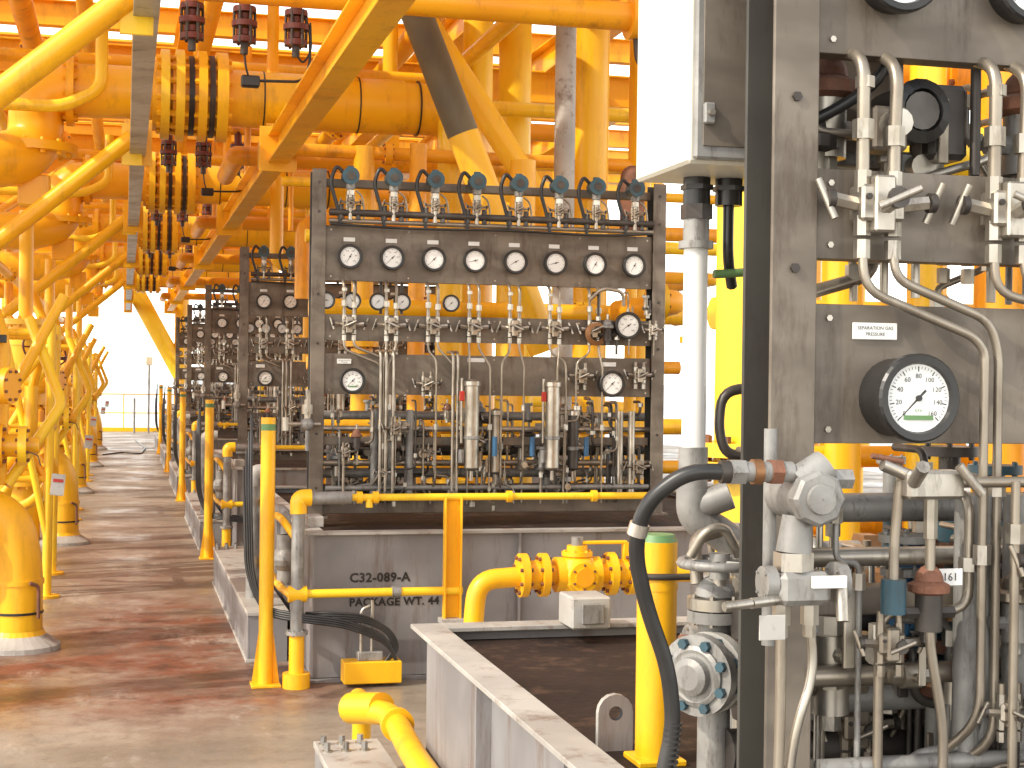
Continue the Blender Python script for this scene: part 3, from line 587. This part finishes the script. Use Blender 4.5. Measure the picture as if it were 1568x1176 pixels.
# ------------------------------------------------------------------ overhead steel
seg=[4.2]+list(CY)+[44]
for X,w,mf in((.085,.125,'beamgrey'),(1.21,.17,'yellow')):
    b=B()
    for i in range(len(seg)-1):
        b.ibeam((X,seg[i]+.15,3.57),(X,seg[i+1]-.15,3.57),w,.24,'yellow',mf=mf)
        b.box(X-w*.75,X+w*.75,seg[i+1]-.15,seg[i+1]+.15,3.46,3.685,'lemon' if X>1 else 'beamgrey',.004)
        b.box(X-w*.9,X+w*.9,seg[i+1]-.34,seg[i+1]-.32,3.38,3.75,'yellow',.003)
        b.cyl((X,seg[i+1]+.26,3.69),(X,seg[i+1]+.26,5.0),.05,'yellow',12)
        if i: b.cyl((X,seg[i]+3,3.69),(X,seg[i]+3,5.1),.035,'orange',10)
    b.obj('longitudinal_beam')
ys=[4,10.1,16.4,22.7,29,35.3,41.6]
b=B()
for i in range(6):
    b.ibeam((1.87,ys[i]+.1,4.62),(1.87,ys[i+1]-.1,4.62),.22,.34,'yellow')
b.obj('longitudinal_beam')
for i,y in enumerate(ys[1:]):
    b=B(); b.cyl((.25,y-.45,4.10+.25*(i>0)),(5,y-.45,4.10+.25*(i>0)),.095,'orange',18); b.ibeam((-4,y+.2,4.95),(8,y+.2,4.95),.2,.36,'yellow'); b.ibeam((-3,y-.2,4.62),(3.5,y-.2,4.62),.14,.22,'orange')
    h=4.10+.25*(i>0)
    b.cyl((3.2,y-.45,h),(3.26,y-.45,h),.15,'orange',18); b.cyl((3.3,y-.45,h),(3.36,y-.45,h),.15,'darksteel',18)
    b.tube([(3.25,y-.45,h-.1),(3.25,y-.5,h-.3),(3.35,y-.5,h-.4)],.02,'darksteel',.05,8)
    for x in(.3,1.8,4.2): b.cyl((x,y-.45,h),(x,y-.3,4.6),.03,'yellow',8)
    b.obj('cross_beam')
for y in(7.75,12.6,18.9,25.0,31.3):
    b=B(); b.cyl((.04,y,3.58),(-2.45,y,1.45),.066,'yellow',18); b.cyl((-2.45,y,0),(-2.45,y,5.3),.11,'yellow',18); b.box(-.04,.12,y-.012,y+.012,3.36,3.69,'lemon',.003); b.obj('diagonal_brace')
    b=B(); b.tube([(-.7,y+2.5,4.5),(-2.2,y-.8,2.9)],.06,'yellow',.1,12); b.obj('diagonal_brace')
b=B(); b.cyl((1.98,10.83,4.35),(2.34,10.78,3.45),.115,'yellowshade',20); b.cyl((2.34,10.78,3.45),(2.95,10.7,1.9),.115,'yellow',20); b.obj('diagonal_brace')
b=B(); b.cyl((2.2,11.9,4.6),(3.6,11.9,2.6),.10,'yellow',18); b.obj('diagonal_brace')
b=B()
for i in range(19):
    y=9+2.1*i; b.ibeam((-6,y,5.6),(10,y,5.6),.14,.28,'orange' if i%2 else 'yellow',.012,.014)
for x in(-3.4,-1.7,.6,2.4,3.3,4.6,6.2): b.ibeam((x,6,5.28),(x,48,5.28),.2,.34,'yellow')
b.obj('upper_deck_framing')
b=B()
for i in range(40):
    y=11.2+.92*i; b.box(-3.0,6,y,y+.34,5.78,5.81,'yellow',.002)
b.obj('upper_deck_planking')
b=B()
for x,h,r,m in((-.35,4.75,.07,'yellow'),(-.9,4.9,.10,'orange'),(-1.3,4.4,.06,'lemon'),(.7,4.85,.08,'yellow'),(2.6,4.9,.1,'yellow'),(3.0,4.6,.07,'lemon'),(-2.0,4.0,.09,'yellow'),(-2.4,3.4,.07,'orange'),(-1.5,3.0,.06,'yellow'),(-1.9,2.5,.05,'lemon')):
    b.cyl((x,8.5,h),(x,46,h),r,m,16)
    for k in range(6): b.flange((x,11+6*k+x,h),Y3,r*1.7,.08,m,8,'rust')
b.obj('overhead_pipe_run')

# ------------------------------------------------------------------ wellhead trees on the left
def tree():
    b=B()
    b.lathe((-.60,0,0),Z3,[(.26,0),(.26,.03),(.17,.09),(.155,.12)],'skidlight',28,mats=['skidlight','skidlight','yellow'])
    b.tube([(-.60,0,.1),(-.60,0,.52),(-.66,.0,.80),(-.98,0,.90)],.150,'yellow',.2,26,8)
    b.cyl((-.60,0,.22),(-.60,0,.235),.156,'black',26); b.cyl((-.60,0,.40),(-.60,0,.43),.158,'yellow',26); b.tube([(-.47,-.12,.2),(-.47,-.13,.4),(-.52,-.16,.42)],.012,'rust',.03,6)
    x=-.98
    for h,rr in((.62,.24),(.72,.26),(.98,.25),(1.07,.25),(1.42,.22),(1.49,.22)): b.flange((x,0,h),Z3,rr,.07,'yellow',12,'yellow',.022,28)
    b.cyl((x,0,0),(x,0,2.2),.16,'yellow',24); b.box(x-.2,x+.2,-.2,.2,.78,.92,'yellow',.02); b.box(x-.19,x+.19,-.19,.19,1.15,1.36,'orange',.03)
    b.cyl((x,0,1.25),(x+.42,0,1.25),.07,'yellow',16); b.flange((x+.26,0,1.25),X3,.13,.05,'yellow',8,'rust'); b.flange((x+.40,0,1.25),X3,.12,.05,'lemon',8,'rust'); b.cyl((x+.42,0,1.25),(x+.50,0,1.25),.05,'yellow',12)
    b.cyl((x,-.1,1.62),(x+.3,-.25,1.62),.06,'yellow',14); b.ball((x+.15,-.15,1.62),.13,'yellow'); b.flange((x+.33,-.26,1.62),V((.9,-.4,0)),.11,.05,'orange',8,'rust')
    b.tube([(x+.25,.1,1.0),(x+.27,.1,1.9),(x+.05,.3,2.5)],.05,'yellow',.14,14); b.tube([(x+.4,.5,2.05),(x+.62,.3,1.5),(x+.30,.1,1.0)],.035,'lemon',.06,12)
    b.cyl((x+.62,.45,2.2),(x+.1,.2,1.15),.035,'yellow',12)
    for h,rr in((1.75,.17),(2.0,.17),(2.2,.2)): b.flange((x,0,h),Z3,rr,.06,'lemon',10,'yellow')
    b.cyl((x,0,2.2),(x,0,3.3),.07,'yellow',14); handwheel(b,(x+.12,-.3,1.95),V((.5,-.8,.2)),.14,'maroon',.012)
    b.box(x+.1,x+.3,-.02,.0,1.88,1.93,'black',.004)
    b.box(x+.48,x+.56,-.27,-.265,.92,1.05,'skidlight',.002,Matrix.Rotation(.1,4,'Y')); b.box(x+.49,x+.55,-.274,-.271,1.0,1.02,'red',.001,Matrix.Rotation(.1,4,'Y'))
    b.tube([(x+.52,-.25,1.14),(x+.50,-.22,1.2),(x+.42,-.05,1.22)],.004,'darksteel',.02,6)
    return b.mesh('wellhead_tree')
tm=tree()
for y,dx in((9.9,-.02),(15.9,.03),(22.6,-.05),(29,.0),(35.5,0)):
    o=bpy.data.objects.new('wellhead_tree',tm); o.location=(dx,y,0); scene.collection.objects.link(o)
def frame():
    b=B()
    for x,y in((-.50,-.5),(-.52,.9),(-1.3,-.5),(-1.3,.9)):
        b.cyl((x,y,0),(x*.97,y,2.1),.035,'lemon',12); b.cyl((x,y,0),(x,y,.02),.1,'yellow',12)
    for h in(.9,1.25,2.0): b.cyl((-.5,-.5,h),(-.52,.9,h),.03,'yellow',10); b.cyl((-.5,-.5,h),(-1.3,-.5,h),.03,'yellow',10); b.cyl((-.52,.9,h+.005),(-1.3,.9,h),.03,'yellow',10)
    b.cyl((-.5,-.5,2.1),(-.95,.0,.2),.035,'yellow',10); b.cyl((-.5,.9,1.9),(-1.3,.9,.5),.03,'lemon',10); b.cyl((-.5,-.5,1.9),(-1.3,-.5,.9),.03,'yellow',10); b.cyl((-1.3,-.5,1.9),(-.5,-.5,.9),.03,'orange',10)
    b.cyl((-.5,-.5,1.25),(-1.3,-.5,.1),.03,'yellow',10); b.cyl((-.51,-.5,.9),(-.52,.9,1.95),.025,'lemon',10); b.cyl((-.8,-.6,1.9),(-.5,-.5,.45),.028,'lemon',10)
    b.tube([(-.55,-.3,1.1),(-.45,-.2,.95),(-.6,0,.7),(-.8,.2,.6)],.04,'yellow',.15,12); b.tube([(-.62,-.6,1.6),(-.62,-.6,1.2),(-.9,-.3,.9)],.05,'yellow',.15,12)
    return b.mesh('pipe_support_frame')
fm=frame()
for y in(12.6,18.9,25.5,32):
    o=bpy.data.objects.new('pipe_support_frame',fm); o.location=(-.05,y,0); scene.collection.objects.link(o)
b=B(); R=random.Random(77)
for k in range(36):
    x=R.uniform(-1.7,-6); y=R.uniform(12,42); r=R.choice([.05,.08,.12]); m=R.choice(['yellow','lemon','orange','yellow'])
    if R.random()<.5: b.cyl((x,y,0),(x,y,R.uniform(1.5,5.2)),r,m,14); b.flange((x,y,R.uniform(.5,3)),Z3,r*1.7,.1,m,8,'rust')
    else:
        h=R.uniform(.4,2.4 if R.random()<.6 else 4.5); x2=x-R.uniform(1,3); b.tube([(x,y,0),(x,y,h),(x2,y,h)],r,m,.15,12)
b.obj('wellbay_piping')
b=B(); b.cyl((-1.9,44,8.0),(1.6,44,1.6),.24,'lemon',20); b.cyl((1.55,44,0),(1.55,44,6),.2,'yellow',18); b.obj('diagonal_brace')
b=B()
for h in(.55,1.1): b.cyl((-12,46.5,h),(12,46.5,h),.018,'lemon',10)
for k in range(17): b.cyl((-12+1.5*k,46.5,0),(-12+1.5*k,46.5,1.1),.018,'lemon',10)
b.box(-12,12,46.48,46.5,0,.12,'lemon',.002); b.obj('handrail')
b=B()
for x in(-1.35,-.75): b.cyl((x,36,0),(x,36,2.4),.05,'lemon',12)
for k in range(6): b.cyl((-1.35,36,.4+.38*k),(-.75,36,.4+.38*k),.022,'skidlight',8)
b.obj('access_ladder')
b=B(); b.cyl((.7,45.5,0),(.7,45.5,2.2),.03,'galv',8); b.box(.6,.8,45.4,45.5,1.95,2.2,'cream',.02); b.cyl((.3,45.5,0),(.3,45.5,1.0),.03,'galv',8); b.obj('fire_hose_station')
b=B(); b.tube([(-.4,33,.012),(.0,34,.012),(.35,33.2,.012),(.5,36,.012),(.3,40,.012)],.02,'black',.6,8); b.obj('hose')

# ------------------------------------------------------------------ deck
def plane(name,x0,x1,y0,y1,z,m):
    me=bpy.data.meshes.new(name); me.from_pydata([(x0,y0,z),(x1,y0,z),(x1,y1,z),(x0,y1,z)],[],[(0,1,2,3)]); me.materials.append(m)
    o=bpy.data.objects.new(name,me); scene.collection.objects.link(o); return o
m=bpy.data.materials.new('deck_coating'); m.use_nodes=True; nt=m.node_tree; N=nt.nodes; L=nt.links; bs=N['Principled BSDF']
g=N.new('ShaderNodeNewGeometry')
def noise(sc,det=6,ro=.6,stretch=None):
    n=N.new('ShaderNodeTexNoise'); n.inputs['Scale'].default_value=sc; n.inputs['Detail'].default_value=det; n.inputs['Roughness'].default_value=ro
    if stretch:
        mp=N.new('ShaderNodeMapping'); mp.inputs['Scale'].default_value=stretch; L.new(g.outputs['Position'],mp.inputs['Vector']); L.new(mp.outputs[0],n.inputs['Vector'])
    else: L.new(g.outputs['Position'],n.inputs['Vector'])
    return n.outputs['Fac']
def rng(s,a,b_,c=0,d=1):
    r=N.new('ShaderNodeMapRange'); r.inputs[1].default_value=a; r.inputs[2].default_value=b_; r.inputs[3].default_value=c; r.inputs[4].default_value=d; L.new(s,r.inputs[0]); return r.outputs[0]
def mixc(f,a,b_):
    x=N.new('ShaderNodeMix'); x.data_type='RGBA'; L.new(f,x.inputs[0])
    for i,c in((6,a),(7,b_)):
        if isinstance(c,tuple): x.inputs[i].default_value=(*c,1)
        else: L.new(c,x.inputs[i])
    return x.outputs[2]
def mth(op,a,b_):
    x=N.new('ShaderNodeMath'); x.operation=op
    for i,c in((0,a),(1,b_)):
        if isinstance(c,(int,float)): x.inputs[i].default_value=c
        else: L.new(c,x.inputs[i])
    return x.outputs[0]
base=mixc(rng(noise(1.1,6,.65),.35,.65),(0.36,0.30,0.235),(0.22,0.18,0.135))
base=mixc(rng(noise(9,6,.7),.5,.75,0,.6),base,(0.13,0.10,0.075))
def blob(cx,cy,sx,sy):
    d=N.new('ShaderNodeVectorMath'); d.operation='SUBTRACT'; L.new(g.outputs['Position'],d.inputs[0]); d.inputs[1].default_value=(cx,cy,0)
    d2=N.new('ShaderNodeVectorMath'); d2.operation='MULTIPLY'; L.new(d.outputs[0],d2.inputs[0]); d2.inputs[1].default_value=(1/sx,1/sy,0)
    l=N.new('ShaderNodeVectorMath'); l.operation='LENGTH'; L.new(d2.outputs[0],l.inputs[0]); return rng(l.outputs['Value'],.5,1.2,1,0)
st=mth('MAXIMUM',blob(.25,10.0,.95,2.4),mth('MAXIMUM',blob(-.2,8.9,1.3,1.2),blob(.5,8.5,.8,.8)))
st=mth('MAXIMUM',st,mth('MULTIPLY',blob(.0,14.5,.9,4.5),.4))
st=mth('MULTIPLY',st,rng(noise(2.2,7,.72),.36,.56,.25,1))
base=mixc(mth('MULTIPLY',st,.97),base,(0.20,0.060,0.028))
dk=mth('MULTIPLY',st,rng(noise(3.2,7,.75),.47,.58,0,.8)); base=mixc(dk,base,(0.065,0.026,0.015))
wh=rng(noise(1.6,6,.75,(1,.35,1)),.57,.67,0,.65); base=mixc(wh,base,(0.52,0.47,0.40))
ln=rng(noise(.5,3,.5,(.2,2.2,1)),.5,.56,0,.25); base=mixc(ln,base,(0.15,0.13,0.10))
L.new(base,bs.inputs['Base Color']); L.new(rng(noise(1.0,5,.65),.38,.62,.28,.65),bs.inputs['Roughness'])
bp=N.new('ShaderNodeBump'); bp.inputs['Strength'].default_value=.3; bp.inputs['Distance'].default_value=.01; L.new(noise(25,3,.6),bp.inputs['Height']); L.new(bp.outputs[0],bs.inputs['Normal'])
plane('deck',-14,14,-6,47,0,m)
mat('sea',(0.62,0.65,0.65),(0.57,0.60,0.61),0.5,0,.05,bump=0.3)
plane('sea',-6000,6000,-6000,8000,-22,MATS['sea'])

# ------------------------------------------------------------------ light: sky with bright marine haze low down
w=bpy.data.worlds.new('World'); scene.world=w; w.use_nodes=True; nt=w.node_tree; N=nt.nodes; L=nt.links
sky=N.new('ShaderNodeTexSky'); sky.sky_type='NISHITA'; sky.sun_disc=False
el=math.radians(40); d=V((-.86,-.30,0)).normalized()
sky.sun_elevation=el; sky.sun_rotation=math.atan2(d.x,d.y); sky.dust_density=2.0; sky.air_density=1.0; sky.ozone_density=1.0
tc=N.new('ShaderNodeTexCoord'); sp=N.new('ShaderNodeSeparateXYZ'); L.new(tc.outputs['Generated'],sp.inputs[0])
mr=N.new('ShaderNodeMapRange'); mr.inputs[1].default_value=0.0; mr.inputs[2].default_value=.5; mr.inputs[3].default_value=20.0; mr.inputs[4].default_value=5.5; L.new(sp.outputs[2],mr.inputs[0])
hz=N.new('ShaderNodeMix'); hz.data_type='RGBA'; hz.blend_type='ADD'; hz.inputs[0].default_value=1
vm=N.new('ShaderNodeVectorMath'); vm.operation='SCALE'; vm.inputs[0].default_value=(1.0,.955,.86); L.new(mr.outputs[0],vm.inputs['Scale'])
L.new(sky.outputs[0],hz.inputs[6]); L.new(vm.outputs[0],hz.inputs[7])
L.new(hz.outputs[2],N['Background'].inputs[0]); N['Background'].inputs[1].default_value=0.15
sd=bpy.data.lights.new('sun','SUN'); sd.energy=3.6; sd.angle=math.radians(.6); sd.color=(1,.93,.80)
so=bpy.data.objects.new('sun',sd); scene.collection.objects.link(so)
dirv=V((d.x*math.cos(el),d.y*math.cos(el),math.sin(el))); so.rotation_euler=dirv.to_track_quat('Z','Y').to_euler()
scene.view_settings.view_transform='Standard'; scene.view_settings.look='None'; scene.view_settings.exposure=0
# ------------------------------------------------------------------ camera
cd=bpy.data.cameras.new('camera'); cd.sensor_width=36; cd.lens=53.95; cd.clip_start=.05; cd.clip_end=16000
co=bpy.data.objects.new('camera',cd); scene.collection.objects.link(co)
Rm=Matrix.Rotation(math.radians(-14.19),4,'Z')@Matrix.Rotation(math.radians(90-.2),4,'X')@Matrix.Rotation(math.radians(.73),4,'Z')
co.matrix_world=Matrix.Translation((0,0,1.7))@Rm
scene.camera=co
